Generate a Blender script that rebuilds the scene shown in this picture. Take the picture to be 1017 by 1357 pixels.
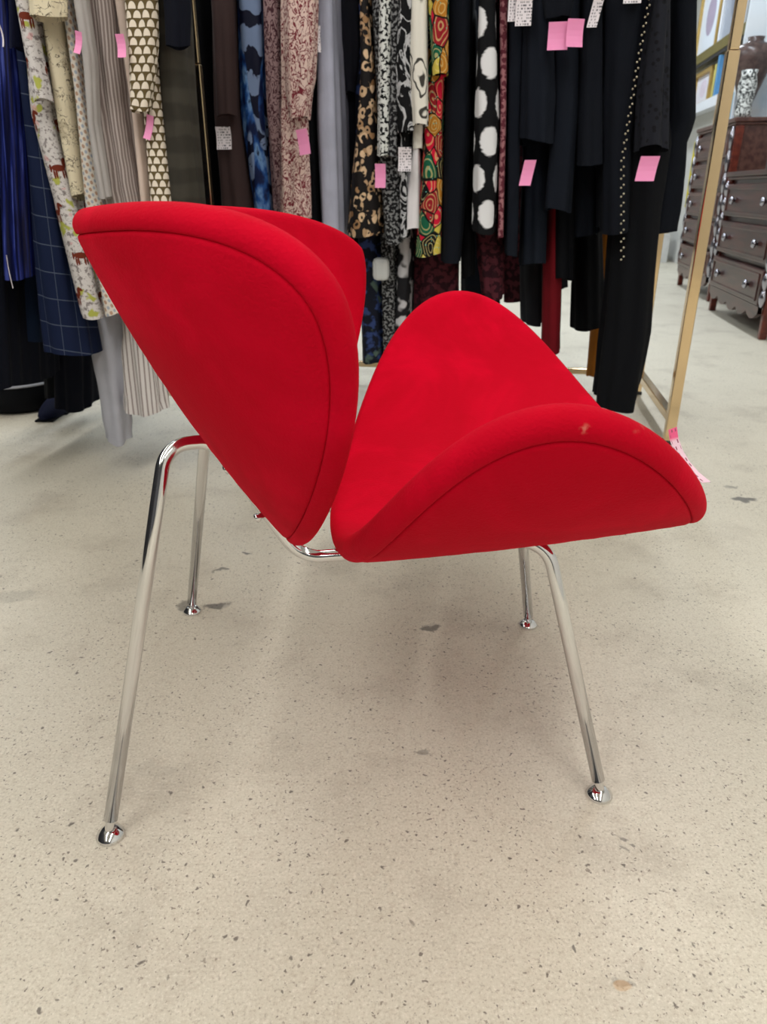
import bpy, bmesh, math, random
from mathutils import Vector, Matrix
import numpy as np
random.seed(7)
SC = bpy.context.scene
COL = SC.collection
for o in list(bpy.data.objects):
    bpy.data.objects.remove(o)

# ---------------------------------------------------------------- camera
FPX = 964.0; PITCH = math.radians(23.84); CAMH = 0.80
cam_d = bpy.data.cameras.new('camera'); cam = bpy.data.objects.new('camera', cam_d); COL.objects.link(cam)
cam.location = (0, 0, CAMH); cam.rotation_euler = (math.radians(90) - PITCH, 0, 0)
cam_d.sensor_fit = 'VERTICAL'; cam_d.sensor_height = 36.0
cam_d.lens = FPX / 1357.0 * 36.0
cam_d.clip_start = 0.02; cam_d.clip_end = 60
cam_d.dof.use_dof = True; cam_d.dof.focus_distance = 0.95; cam_d.dof.aperture_fstop = 9.0
SC.camera = cam
# ---------------------------------------------------------------- view + world
SC.view_settings.view_transform = 'Standard'; SC.view_settings.look = 'None'
SC.view_settings.gamma = 1.0; SC.view_settings.use_curve_mapping = False
SC.view_settings.exposure = -0.58
W = bpy.data.worlds.new('world'); SC.world = W; W.use_nodes = True
W.node_tree.nodes['Background'].inputs[0].default_value = (0.9, 0.95, 1, 1)
W.node_tree.nodes['Background'].inputs[1].default_value = 0.35
# the shop is laid out on a grid turned against the camera
RA = math.radians(-8.8)
E1 = Vector((math.cos(RA), math.sin(RA), 0)); E2 = Vector((-math.sin(RA), math.cos(RA), 0))
GRID = Matrix.Rotation(RA, 4, 'Z')
def G(x, y, z=0): return E1 * x + E2 * y + Vector((0, 0, z))
LIGHT_W = 55.0
def ceiling_light_lamp(x, y, sx, sy, power, colr):
    l = bpy.data.lights.new('tube_light', 'AREA'); l.shape = 'RECTANGLE'; l.size = sx; l.size_y = sy
    l.energy = power; l.color = colr
    o = bpy.data.objects.new('tube_light', l); COL.objects.link(o)
    o.location = G(x, y, 3.28); o.rotation_euler = (0, 0, RA)
    return o
LIGHTS = [(x, y) for x in (-3.9, -1.5, .9) for y in (-3.2, -.5, 2.0, 5.0, 8.6)]
for lx, ly in LIGHTS:
    far = ly > 4
    ceiling_light_lamp(lx, ly, 0.28, 2.3, LIGHT_W * ((1.5 if lx > 0 else 1.1) if far else (0.4 if ly > 1 else 1.12)),
                       (0.84, 0.92, 1.0) if far else (1.0, 0.975, 0.935))

# ---------------------------------------------------------------- pixel rays (photo frame 1017 x 1357)
cp, sp = math.cos(PITCH), math.sin(PITCH)
def ray(px, py):
    u = (px - 508.5) / FPX; v = -(py - 678.5) / FPX
    return Vector((u, cp + v * sp, -sp + v * cp))
def onrow(px, py, Y):                 # grid coordinates on the plane at grid depth Y
    d = ray(px, py); t = Y / d.dot(E2)
    return d.dot(E1) * t, CAMH + d.z * t
def onx(px, py, X):                   # on the plane at grid x
    d = ray(px, py); t = X / d.dot(E1)
    return d.dot(E2) * t, CAMH + d.z * t
def floorpt(px, py):
    d = ray(px, py); t = -CAMH / d.z
    return Vector((d.x * t, d.y * t, 0))

# ---------------------------------------------------------------- shader expressions
class X:
    def __init__(s, nt, sock): s.nt = nt; s.s = sock
    def _m(s, op, *a, clamp=False):
        n = s.nt.nodes.new('ShaderNodeMath'); n.operation = op; n.use_clamp = clamp
        for i, q in enumerate((s,) + a):
            if isinstance(q, X): s.nt.links.new(q.s, n.inputs[i])
            else: n.inputs[i].default_value = q
        return X(s.nt, n.outputs[0])
    def __add__(s, o): return s._m('ADD', o)
    __radd__ = __add__
    def __sub__(s, o): return s._m('SUBTRACT', o)
    def __rsub__(s, o): return (s * -1) + o
    def __mul__(s, o): return s._m('MULTIPLY', o)
    __rmul__ = __mul__
    def __truediv__(s, o): return s._m('DIVIDE', o)
    def sin(s): return s._m('SINE')
    def frac(s): return s._m('FRACT')
    def floor(s): return s._m('FLOOR')
    def abs(s): return s._m('ABSOLUTE')
    def sqrt(s): return s._m('SQRT')
    def mod(s, o): return s._m('FLOORED_MODULO', o)
    def min(s, o): return s._m('MINIMUM', o)
    def max(s, o): return s._m('MAXIMUM', o)
    def pow(s, o): return s._m('POWER', o)
    def step(s, a, b):                # smoothstep a->b, 0..1 (a may exceed b)
        n = s.nt.nodes.new('ShaderNodeMapRange'); n.interpolation_type = 'SMOOTHSTEP'
        lo, hi, t0, t1 = (a, b, 0, 1) if a < b else (b, a, 1, 0)
        s.nt.links.new(s.s, n.inputs[0])
        for i, q in enumerate((lo, hi, t0, t1)): n.inputs[i + 1].default_value = q
        return X(s.nt, n.outputs[0])
class Sh:
    def __init__(s, name, uv=True):
        s.m = bpy.data.materials.new(name); s.m.use_nodes = True
        s.nt = s.m.node_tree; s.bs = s.nt.nodes['Principled BSDF']
        n = s.nt.nodes.new('ShaderNodeTexCoord')
        s.co = n.outputs['UV'] if uv else n.outputs['Object']
        sep = s.nt.nodes.new('ShaderNodeSeparateXYZ'); s.nt.links.new(s.co, sep.inputs[0])
        s.u, s.v, s.w = (X(s.nt, sep.outputs[i]) for i in range(3))
    def vec(s, a, b, c=0.0):
        n = s.nt.nodes.new('ShaderNodeCombineXYZ')
        for i, q in enumerate((a, b, c)):
            if isinstance(q, X): s.nt.links.new(q.s, n.inputs[i])
            else: n.inputs[i].default_value = q
        return n.outputs[0]
    def noise(s, scale, detail=2.0, vec=None, rough=0.5, dist=0.0):
        n = s.nt.nodes.new('ShaderNodeTexNoise'); s.nt.links.new(vec or s.co, n.inputs['Vector'])
        n.inputs['Scale'].default_value = scale; n.inputs['Detail'].default_value = detail
        n.inputs['Roughness'].default_value = rough; n.inputs['Distortion'].default_value = dist
        return X(s.nt, n.outputs[0])
    def vor(s, scale, vec=None, rand=1.0, feat='F1'):
        n = s.nt.nodes.new('ShaderNodeTexVoronoi'); s.nt.links.new(vec or s.co, n.inputs['Vector'])
        n.feature = feat
        n.inputs['Scale'].default_value = scale; n.inputs['Randomness'].default_value = rand
        if feat == 'DISTANCE_TO_EDGE': return X(s.nt, n.outputs[0]), None
        sep = s.nt.nodes.new('ShaderNodeSeparateColor'); s.nt.links.new(n.outputs['Color'], sep.inputs[0])
        return X(s.nt, n.outputs['Distance']), X(s.nt, sep.outputs[0])
    def mix(s, f, a, b):
        n = s.nt.nodes.new('ShaderNodeMix'); n.data_type = 'RGBA'
        if isinstance(f, X): s.nt.links.new(f.s, n.inputs[0])
        else: n.inputs[0].default_value = f
        for q, i in ((a, 6), (b, 7)):
            if isinstance(q, tuple): n.inputs[i].default_value = (*q, 1)
            else: s.nt.links.new(q, n.inputs[i])
        return n.outputs[2]
    def ramp(s, f, stops, const=True):
        n = s.nt.nodes.new('ShaderNodeValToRGB'); s.nt.links.new(f.s, n.inputs[0])
        cr = n.color_ramp; cr.interpolation = 'CONSTANT' if const else 'LINEAR'
        while len(cr.elements) < len(stops): cr.elements.new(0.5)
        for e, (p, c) in zip(cr.elements, stops): e.position = p; e.color = (*c, 1)
        return n.outputs[0]
    def out(s, colr, rough=0.8, metal=0.0, bump=None, bs=0.1, bd=0.01, **kw):
        b = s.bs
        if isinstance(colr, tuple): b.inputs['Base Color'].default_value = (*colr, 1)
        else: s.nt.links.new(colr, b.inputs['Base Color'])
        if isinstance(rough, X): s.nt.links.new(rough.s, b.inputs['Roughness'])
        else: b.inputs['Roughness'].default_value = rough
        b.inputs['Metallic'].default_value = metal
        for k, q in kw.items():
            inp = b.inputs[k.replace('_', ' ')]
            inp.default_value = q
        if bump is not None:
            n = s.nt.nodes.new('ShaderNodeBump'); s.nt.links.new(bump.s, n.inputs['Height'])
            n.inputs['Strength'].default_value = bs; n.inputs['Distance'].default_value = bd
            s.nt.links.new(n.outputs[0], b.inputs['Normal'])
        return s.m
def hx(r, g, b):                       # sRGB 0..255 -> linear
    f = lambda c: (c / 255 / 12.92) if c / 255 <= 0.04045 else ((c / 255 + 0.055) / 1.055) ** 2.4
    return (f(r), f(g), f(b))
def plain(name, c, rough=0.85, uv=True, var=0.12, **kw):
    s = Sh(name, uv)
    n = s.noise(9, 3)
    d = tuple(q * (1 - var) for q in c)
    return s.out(s.mix(n.step(0.35, 0.65), d, c), rough, bump=s.noise(1.0, 4, vec=s.vec(s.u * 26, s.v * 7, s.w * 20), rough=.55, dist=.4) if uv else s.noise(700, 1), bs=0.35 if uv else .06, bd=0.012 if uv else .001, **kw)

# ---------------------------------------------------------------- mesh helpers
def mesh_obj(name, verts, faces, mat, parent=None, uvs=None, smooth=True):
    me = bpy.data.meshes.new(name); me.from_pydata([tuple(v) for v in verts], [], faces); me.update()
    if uvs is not None:
        ul = me.uv_layers.new(name='UVMap')
        for p in me.polygons:
            for li, q in zip(p.loop_indices, uvs[p.index]): ul.data[li].uv = q
    if smooth:
        for p in me.polygons: p.use_smooth = True
    if mat: me.materials.append(mat)
    o = bpy.data.objects.new(name, me); COL.objects.link(o)
    if parent: o.parent = parent
    return o
def bm_obj(name, bm, mat, parent=None, smooth=False, bevel=0.0):
    bmesh.ops.recalc_face_normals(bm, faces=bm.faces[:])
    me = bpy.data.meshes.new(name); bm.to_mesh(me); bm.free()
    if smooth:
        for p in me.polygons: p.use_smooth = True
    if mat: me.materials.append(mat)
    o = bpy.data.objects.new(name, me); COL.objects.link(o)
    if parent: o.parent = parent
    if bevel:
        b = o.modifiers.new('bevel', 'BEVEL'); b.width = bevel; b.segments = 2; b.limit_method = 'ANGLE'
    return o
def box(bm, c, s, M=None):
    r = bmesh.ops.create_cube(bm, size=1)
    for v in r['verts']:
        v.co = Vector((v.co.x * s[0] + c[0], v.co.y * s[1] + c[1], v.co.z * s[2] + c[2]))
        if M: v.co = M @ v.co
def tube_mesh(path, rad, n=20, caps=True):
    path = [Vector(p) for p in path]; V = []; F = []
    up = None
    for i, p in enumerate(path):
        t = (path[min(i + 1, len(path) - 1)] - path[max(i - 1, 0)]).normalized()
        if up is None:
            up = t.orthogonal().normalized()
        up = (up - t * up.dot(t)).normalized(); bi = t.cross(up)
        r = rad[i] if isinstance(rad, (list, tuple)) else rad
        for k in range(n):
            a = 2 * math.pi * k / n
            V.append(p + up * (r * math.cos(a)) + bi * (r * math.sin(a)))
    for i in range(len(path) - 1):
        for k in range(n):
            F.append((i * n + k, i * n + (k + 1) % n, (i + 1) * n + (k + 1) % n, (i + 1) * n + k))
    if caps:
        F.append(tuple(range(n - 1, -1, -1))); F.append(tuple(range((len(path) - 1) * n, len(path) * n)))
    return V, F
def fillet(pts, r, n=12):
    pts = [Vector(p) for p in pts]; out = [pts[0]]
    rr = r if isinstance(r, (list, tuple)) else [r] * len(pts)
    for i in range(1, len(pts) - 1):
        a, b, c = pts[i - 1], pts[i], pts[i + 1]
        d1 = (a - b).normalized(); d2 = (c - b).normalized()
        ang = d1.angle(d2); t = min(rr[i] / math.tan(ang / 2), 0.48 * (a - b).length, 0.48 * (c - b).length)
        rad = t * math.tan(ang / 2)
        cen = b + (d1 + d2).normalized() * (rad / math.sin(ang / 2))
        s = b + d1 * t - cen; e = b + d2 * t - cen
        om = s.angle(e)
        for k in range(n + 1):
            f = k / n
            out.append(cen + (s * math.sin((1 - f) * om) + e * math.sin(f * om)) / math.sin(om))
    out.append(pts[-1]); return out
def lathe(profile, n=28):
    V = []; F = []
    for r, z in profile:
        for k in range(n):
            a = 2 * math.pi * k / n; V.append(Vector((r * math.cos(a), r * math.sin(a), z)))
    m = len(profile)
    for i in range(m - 1):
        for k in range(n):
            F.append((i * n + k, i * n + (k + 1) % n, (i + 1) * n + (k + 1) % n, (i + 1) * n + k))
    F.append(tuple(range(n - 1, -1, -1))); F.append(tuple(range((m - 1) * n, m * n)))
    return V, F
def thing(name, label, cat, loc=(0, 0, 0), rz=0.0, group=None):
    o = bpy.data.objects.new(name, None); COL.objects.link(o); o.empty_display_size = 0.1
    o.location = loc; o.rotation_euler = (0, 0, rz); o['label'] = label; o['category'] = cat
    if group: o['group'] = group
    return o
def tagp(o, label, cat, group=None):
    o['label'] = label; o['category'] = cat
    if group: o['group'] = group
    return o
def struct(o): o['kind'] = 'structure'; return o

# ---------------------------------------------------------------- setting
def floor_material():
    s = Sh('polished_concrete', uv=False)
    big = s.noise(0.9, 4); mid = s.noise(4.5, 5, rough=0.6); fine = s.noise(70, 4, rough=0.7)
    c = s.mix(big.step(0.35, 0.65), hx(204, 198, 181), hx(215, 209, 192))
    c = s.mix((mid.step(0.48, 0.72)) * 0.6, c, hx(176, 168, 153))
    c = s.mix((fine.step(0.5, 0.72)) * 0.35, c, hx(176, 163, 145))
    c = s.mix((fine.step(0.45, 0.25)) * 0.35, c, hx(232, 223, 208))
    warp = s.vec(s.u + (s.noise(60, 3) - .5) * .02, s.v + (s.noise(55, 3, vec=s.vec(s.v, s.u, 5.)) - .5) * .02)
    cl = s.noise(5.0, 3, vec=s.vec(s.v, s.u, 9.)).step(.36, .62)
    g = s.noise(260, 3, rough=.7)
    c = s.mix(g.step(.52, .66) * .38, c, hx(150, 136, 120)); c = s.mix(g.step(.46, .34) * .30, c, hx(244, 238, 226))
    f1 = s.noise(150, 2, rough=.6)
    c = s.mix(f1.step(0.62, 0.69) * (cl * .5 + .25), c, hx(112, 100, 90))
    for sc_, r0, t0, al in ((120, .22, .56, .75), (60, .18, .64, .8), (26, .10, .70, .85)):
        d, k = s.vor(sc_, vec=warp); grain = d.step(r0, r0 * .45) * (k + cl * .22).step(t0 + .12, t0 + .24)
        c = s.mix(grain * al, c, hx(84, 76, 70))
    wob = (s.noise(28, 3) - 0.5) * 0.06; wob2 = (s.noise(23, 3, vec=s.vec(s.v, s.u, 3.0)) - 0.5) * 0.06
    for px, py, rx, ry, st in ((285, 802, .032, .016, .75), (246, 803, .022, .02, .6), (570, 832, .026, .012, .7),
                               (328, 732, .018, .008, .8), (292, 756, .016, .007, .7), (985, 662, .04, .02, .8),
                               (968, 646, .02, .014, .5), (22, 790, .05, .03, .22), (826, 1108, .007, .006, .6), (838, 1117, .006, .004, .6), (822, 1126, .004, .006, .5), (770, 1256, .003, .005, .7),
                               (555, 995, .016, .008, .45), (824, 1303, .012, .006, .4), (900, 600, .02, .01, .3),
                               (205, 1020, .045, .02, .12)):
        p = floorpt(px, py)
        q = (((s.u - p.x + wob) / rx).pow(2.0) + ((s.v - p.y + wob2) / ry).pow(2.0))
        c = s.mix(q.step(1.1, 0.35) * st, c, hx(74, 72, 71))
    p = floorpt(824, 1306)
    q = (((s.u - p.x + wob * 0.3) / .01).pow(2.0) + ((s.v - p.y) / .007).pow(2.0))
    c = s.mix(q.step(1.1, 0.5) * 0.4, c, hx(190, 140, 70))
    return s.out(c, (mid * 0.25) + 0.34, bump=fine, bs=0.06, bd=0.004)
bm = bmesh.new(); box(bm, (-2.3, 3.4, -0.05), (11.0, 20.0, 0.1), GRID)
struct(bm_obj('floor', bm, floor_material()))
M_wall = plain('painted_wall', hx(214, 214, 210), 0.9, uv=False, var=0.04)
M_wallg = plain('grey_wall', hx(92, 94, 100), 0.9, uv=False, var=0.04)
M_ceil = plain('white_ceiling', hx(225, 225, 222), 0.9, uv=False, var=0.03)
for nm, c, sz in (('ceiling', (-2.3, 3.4, 3.45), (11.0, 20.0, 0.1)), ('wall_right', (2.12, 3.4, 1.7), (0.1, 20.0, 3.4)),
                  ('wall_left', (-7.6, 3.4, 1.7), (0.1, 20.0, 3.4)), ('wall_back', (-2.3, 13.2, 1.7), (11.0, 0.1, 3.4)),
                  ('wall_front', (-2.3, -6.4, 1.7), (11.0, 0.1, 3.4))):
    bm = bmesh.new(); box(bm, c, sz, GRID)
    struct(bm_obj(nm, bm, M_ceil if nm == 'ceiling' else (M_wallg if nm in ('wall_front', 'wall_left') else M_wall)))

bm = bmesh.new(); box(bm, (-1.9, -.2, .8), (.08, 4.0, 1.6), GRID)  # added unseen dark board, gives the chrome legs something dark to reflect
struct(bm_obj('added_dark_board', bm, plain('dark_board_navy', hx(24, 26, 34), .8, uv=False)))
# ---------------------------------------------------------------- metals
def chrome(name, c=(0.86, 0.86, 0.87), r=0.07):
    s = Sh(name, uv=False)
    return s.out(c, s.noise(40, 2) * 0.06 + r, 1.0)
M_chrome = chrome('polished_chrome', (.74, .74, .75)); M_rack = chrome('rack_chrome', hx(224, 198, 158), 0.10)  # rack base colour is tinted with the warm light the metal reflects

# ---------------------------------------------------------------- the red chair
YC_ = 1.0039
def suede():
    s = Sh('red_suede', uv=False)
    a = s.noise(5.5, 4, rough=0.6, dist=0.6); b = s.noise(22, 3)
    c = s.mix(a.step(0.38, 0.66), hx(182, 0, 30), hx(202, 0, 38))
    c = s.mix(b.step(0.5, 0.8) * 0.35, c, hx(174, 0, 22))
    fz = s.noise(160, 3)
    for (px, py, yy, rx, rz, st) in ((762, 553, .635, .008, .007, .5), (822, 552, .66, .02, .004, .35), (866, 690, .80, .009, .0035, .6), (560, 618, .70, .006, .003, .25)):
        r_ = ray(px, py); p = r_ * (yy / r_.y) + Vector((0, -YC_, CAMH))
        q = (((s.u - p.x) / rx).pow(2.0) + ((s.w - p.z) / rz).pow(2.0) + ((s.v - p.y) / .05).pow(2.0))
        c = s.mix(q.step(1.2, .3) * fz.step(.42, .62) * st, c, hx(226, 150, 130))
    s.bs.inputs['Sheen Tint'].default_value = (*hx(235, 40, 50), 1)
    return s.out(c, 0.85, bump=s.noise(300, 3), bs=0.5, bd=0.002, Sheen_Weight=0.10, Sheen_Roughness=0.5, Specular_IOR_Level=0.08)
M_red = suede()
YC = 1.0039; YAW = 0.0203; RIM = 0.0185
BACK = dict(P=(-.2469, .5446), g=2.0902 - math.pi, Lf=.2183, Lr=.2421, Sa=.4762, th=1.1892, a=1.7563, b=.535, q=1.0191, sk=-.0557, bow=.0201,
            fa=1.9397, fb=.663, fsk=-.030)
SEAT = dict(P=(.1708, .3768), g=.1219, Lf=.231, Lr=.2333, Sa=.4865, th=1.1802, a=1.7512, b=.5, q=1.1639, sk=-.0051, bow=.0072)
def shell_point(d, s, l):
    ss = np.linspace(0, 1, 120); tt = d['th'] * ss ** d['q']
    if 'yy' not in d:
        d['ss'] = ss
        d['yy'] = np.concatenate([[0], np.cumsum(np.cos((tt[1:] + tt[:-1]) / 2))]) / 119 * d['Sa']
        d['nn'] = np.concatenate([[0], np.cumsum(np.sin((tt[1:] + tt[:-1]) / 2))]) / 119 * d['Sa']
    sa = abs(s)
    if sa <= 1:
        y = np.interp(sa, d['ss'], d['yy']); n = np.interp(sa, d['ss'], d['nn'])
    else:
        e = (sa - 1) * d['Sa']; y = d['yy'][-1] + e * math.cos(d['th']); n = d['nn'][-1] + e * math.sin(d['th'])
    y = math.copysign(y, s)
    n = n + d['bow'] * (l / .24) ** 2; l = l + (d.get('fsk', d['sk']) if s > 0 else d['sk']) * s * s
    cg, sg = math.cos(d['g']), math.sin(d['g'])
    x = d['P'][0] + cg * l - sg * n; z = d['P'][1] + sg * l + cg * n
    c, sn = math.cos(YAW), math.sin(YAW)
    return Vector((x * c - y * sn, x * sn + y * c, z))
def shell_frame(d, s, l):
    e = 1e-3
    p = shell_point(d, s, l)
    ds = shell_point(d, s + e, l) - shell_point(d, s - e, l); dl = shell_point(d, s, l + e) - shell_point(d, s, l - e)
    n = dl.cross(ds).normalized()
    cg, sg = math.cos(d['g']), math.sin(d['g'])
    if n.dot(Vector((-sg, 0, cg))) < 0: n.negate()
    return p, n
def make_shell(d, name, pname, root):
    NP = 128
    bd = []
    for k in range(NP):
        f = 2 * math.pi * (k + 0.5) / NP; c, s = math.cos(f), math.sin(f)
        ea, eb = (d.get('fa', d['a']), d.get('fb', d['b'])) if c > 0 else (d['a'], d['b'])
        sb = math.copysign(abs(c) ** (2 / ea), c)
        lb = math.copysign(abs(s) ** (2 * eb), s) * (d['Lf'] if s > 0 else d['Lr'])
        bd.append((sb, lb))
    def ringpts(rho, off):
        r = []
        for sb, lb in bd:
            p, n = shell_frame(d, sb * rho, lb * rho); r.append(p + n * off)
        return r
    def build(rings, cap):
        V = []; F = []
        for r in rings: V += r
        for i in range(len(rings) - 1):
            for k in range(NP):
                F.append((i * NP + k, i * NP + (k + 1) % NP, (i + 1) * NP + (k + 1) % NP, (i + 1) * NP + k))
        if cap is not None:
            V.append(cap)
            for k in range(NP): F.append((len(V) - 1, (k + 1) % NP, k))
        return V, F
    # cushion face, swelling a little towards the middle, and the rolled rim
    def puff(rho): return RIM + 0.006 * (1 - rho ** 2) ** 0.7
    rings = [ringpts(r, puff(r)) for r in (0.04, .12, .2, .3, .4, .5, .6, .7, .78, .85, .91, .96, .99)]
    inn = ringpts(0.97, 0)
    mid = []
    for k, (sb, lb) in enumerate(bd):
        p, n = shell_frame(d, sb, lb)
        p2 = inn[k]; o = (p - p2); o = (o - n * o.dot(n)).normalized()
        mid.append((p, n, o))
    for i in range(0, 15):
        a = math.pi / 2 - math.pi * i / 14
        rings.append([p + n * (RIM * math.sin(a)) + o * (RIM * math.cos(a)) for p, n, o in mid])
    def inset(dist, off): return [p - o * dist + n * off for p, n, o in mid]
    rings += [inset(.0015, -RIM), inset(.0035, -RIM + .0002), inset(.0052, -RIM + .0015), inset(.0062, -RIM + .005)]
    p, n = shell_frame(d, 0, 0)
    V, F = build(rings, p + n * puff(0))
    o1 = mesh_obj(name, V, F, M_red, root)
    bmx = bmesh.new(); bmx.from_mesh(o1.data); bmesh.ops.recalc_face_normals(bmx, faces=bmx.faces[:]); bmx.to_mesh(o1.data); bmx.free()
    ring2 = [inset(.0052, -RIM + .005), inset(.0063, -RIM + .0016), inset(.008, -RIM + .0002), inset(.012, -RIM - .0006)]
    ring2 += [ringpts(r, -RIM - .001) for r in (.9, .8, .7, .6, .5, .4, .3, .2, .1, .04)]
    ring2 = ring2[::-1]
    V, F = build(ring2, p - n * (RIM + .001))
    o2 = mesh_obj(pname, V, F, M_red, o1)
    bmx = bmesh.new(); bmx.from_mesh(o2.data); bmesh.ops.recalc_face_normals(bmx, faces=bmx.faces[:]); bmx.to_mesh(o2.data); bmx.free()
    return o1
chair = thing('lounge_chair', 'red suede lounge chair of two curved winged shells on chrome tube legs', 'chair', (0, YC, 0))
back = make_shell(BACK, 'backrest', 'back_panel', chair)
seat = make_shell(SEAT, 'seat', 'under_panel', chair)
feet = {(-1, -1): floorpt(147, 1108), (1, -1): floorpt(794, 1054), (-1, 1): floorpt(255, 811), (1, 1): floorpt(700, 829)}
GL = [(0.0, 0.0), (.0175, 0.0), (.0188, .003), (.0175, .006), (.0105, .0125), (.0085, .0135), (.0062, .0140), (.0062, .034), (0.0, .034)]
def loc_(v): return Vector((v[0], v[1] - YC, v[2]))
for side in (-1, 1):
    y = YC + side * 0.085; yo = YC + side * 0.115
    fr, ff = feet[(-1, side)], feet[(1, side)]
    A = Vector((-.280, yo, .500)); B = Vector((-.226, y, .498))
    Cn = Vector((-.118, y, .323)); D = Vector((.222, yo, .367))
    if side > 0: A += Vector((.004, 0, .0))
    r0 = fr + (A - fr) * (.026 / A.z); f0 = ff + (D - ff) * (.026 / D.z)
    r0 -= Vector(((A - fr).x, (A - fr).y, 0)) / A.z * .0135; f0 -= Vector(((D - ff).x, (D - ff).y, 0)) / D.z * .0135
    path = fillet([r0, A, B, Cn, D, f0], [0, .038, .038, .05, .045, 0])
    V, F = tube_mesh([loc_(p) for p in path], .0092)
    t = mesh_obj('frame_tube', V, F, M_chrome, chair)
    for q, top in ((fr, A), (ff, D)):
        V, F = lathe(GL)
        sh_ = (top - q) / top.z
        V = [v + Vector((sh_.x, sh_.y, 0)) * max(0, v.z - .0135) for v in V]
        g = mesh_obj('foot_glide', [loc_(v + q) for v in V], F, M_chrome, t)
        e = g.modifiers.new('edge', 'EDGE_SPLIT'); e.split_angle = math.radians(50)
for xx, zz in ((-.03, .338), (.19, .364)):
    V, F = tube_mesh([(xx, -.085, zz - .004), (xx, .085, zz - .004)], .008)
    mesh_obj('cross_bar', V, F, M_chrome, chair)
M_dark = plain('dark_rubber', (0.02, 0.02, 0.022), 0.5, uv=False)
for px, py in ((299, 623), (340, 687)):
    d = ray(px, py); t = (YC - .100) / d.y; p = Vector((0, 0, CAMH)) + d * t - Vector((.865, .05, .502)) * .0005
    V, F = lathe([(0, 0), (.0065, 0), (.0065, .004), (.0045, .006), (.0045, .02), (0, .02)], 14)
    R = Vector((0, 0, 1)).rotation_difference(Vector((.865, .05, .502))).to_matrix()
    mesh_obj('bolt', [loc_(R @ v + p) for v in V], F, M_chrome, back)
# paper price tag pinned to the front of the seat
def tag_text(s, base, ink, w, h, rows=9.0, cols=18.0, lo=0.45):
    # rows of small ink marks
    n = s.noise(1.0, 0, vec=s.vec((s.u * cols / w).floor() * 7.3, (s.v * rows / h).floor() * 3.1))
    line = ((s.v * rows / h).frac() - 0.5).abs().step(0.30, 0.24)
    edge = ((s.u / w - 0.5).abs().step(0.42, 0.40))
    return s.mix(n.step(lo, lo + .02) * line * edge, base, ink)
def chair_tag():
    s = Sh('pink_printed_tag')
    base = s.mix(s.v.step(0.056, 0.062), hx(240, 205, 220), hx(238, 90, 140))
    c = tag_text(s, base, hx(150, 70, 95), .022, .075, 10, 7, .55)
    return s.out(c, 0.6)
pts = [(897, 566), (899, 580), (905, 597), (914, 612), (926, 626), (942, 639)]
ptl = [(886, 570), (888, 583), (894, 600), (904, 616), (916, 630), (931, 640)]
V = []; F = []; uv = []
n = len(pts)
tagY = [0.93, 0.925, 0.92, 0.915, 0.91, 0.905]
front = []
for (a, b), (c, d_), yy in zip(pts, ptl, tagY):
    r = ray(a, b); q = ray(c, d_)
    front.append((Vector((0, 0, CAMH)) + r * ((yy + .012) / r.y), Vector((0, 0, CAMH)) + q * ((yy - .006) / q.y)))
for p, q in front: V += [loc_(p), loc_(q)]
for p, q in front:
    V += [loc_(p) + Vector((.0006, .0006, .0003)), loc_(q) + Vector((.0006, .0006, .0003))]
L = .075
for i in range(n - 1):
    a = 2 * i; va, vb = L * (1 - i / (n - 1)), L * (1 - (i + 1) / (n - 1))
    F.append((a, a + 1, a + 3, a + 2)); uv.append([(0.022, va), (0, va), (0, vb), (0.022, vb)])
    b = 2 * n + a
    F.append((b, b + 2, b + 3, b + 1)); uv.append([(0.022, va), (0.022, vb), (0, vb), (0, va)])
t = mesh_obj('price_tag', V, F, chair_tag(), seat, uv); t['label'] = 'curled pink and white paper price tag'

# ---------------------------------------------------------------- fabric materials
def fab(name, fn, rough=0.85, **kw):
    s = Sh(name); c = fn(s)
    kw.setdefault('Specular_IOR_Level', .2)
    return s.out(c, rough, bump=s.noise(1.0, 4, vec=s.vec(s.u * 26, s.v * 7), rough=.55, dist=.4), bs=0.3, bd=0.012, **kw)
def f_satin(s):
    n = s.noise(1.0, 3, vec=s.vec(s.u * 120, s.v * 4))
    return s.ramp(n, [(0, hx(6, 8, 26)), (.48, hx(10, 14, 52)), (.60, hx(26, 38, 108)), (.74, hx(90, 104, 186))], False)
def f_check(s):
    a = ((s.u * 22).frac() - .5).abs().step(.018, .008); b = ((s.v * 15 + s.u * 2.5).frac() - .5).abs().step(.022, .010)
    return s.mix(a.max(b) * .4, hx(16, 28, 58), hx(120, 132, 150))
def f_toile(s):
    W_, H_ = .085, .10
    row = (s.v / H_).floor()
    x = ((s.u / W_ + row * .5).frac() - .5) * W_; y = ((s.v / H_).frac() - .5) * H_
    def el(cx, cy, rx, ry, k=0.0):
        xx = x - cx; yy = (y - cy) - xx * k
        return ((xx / rx).pow(2.0) + (yy / ry).pow(2.0))
    h = el(0, 0, .016, .0075).min(el(.015, .011, .0055, .011, 0.0)).min(el(.021, .018, .007, .0042, -.4))
    for lx, ly in ((-.012, -.014), (-.007, -.013), (.008, -.013), (.014, -.012)): h = h.min(el(lx, ly, .0024, .011))
    h = h.min(el(-.018, -.001, .003, .009))
    twig = s.noise(95, 4, rough=.7); lf = s.noise(26, 2)
    c = s.mix(twig.step(.52, .58) * .8, hx(208, 204, 202), hx(104, 94, 94))
    c = s.mix((lf.step(.60, .66)), c, hx(172, 176, 84))
    c = s.mix(s.noise(33, 2, vec=s.vec(s.v, s.u, 2.)).step(.66, .7) * .5, c, hx(214, 150, 150))
    return s.mix(h.step(1.1, .9), c, hx(110, 46, 30))
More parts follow.
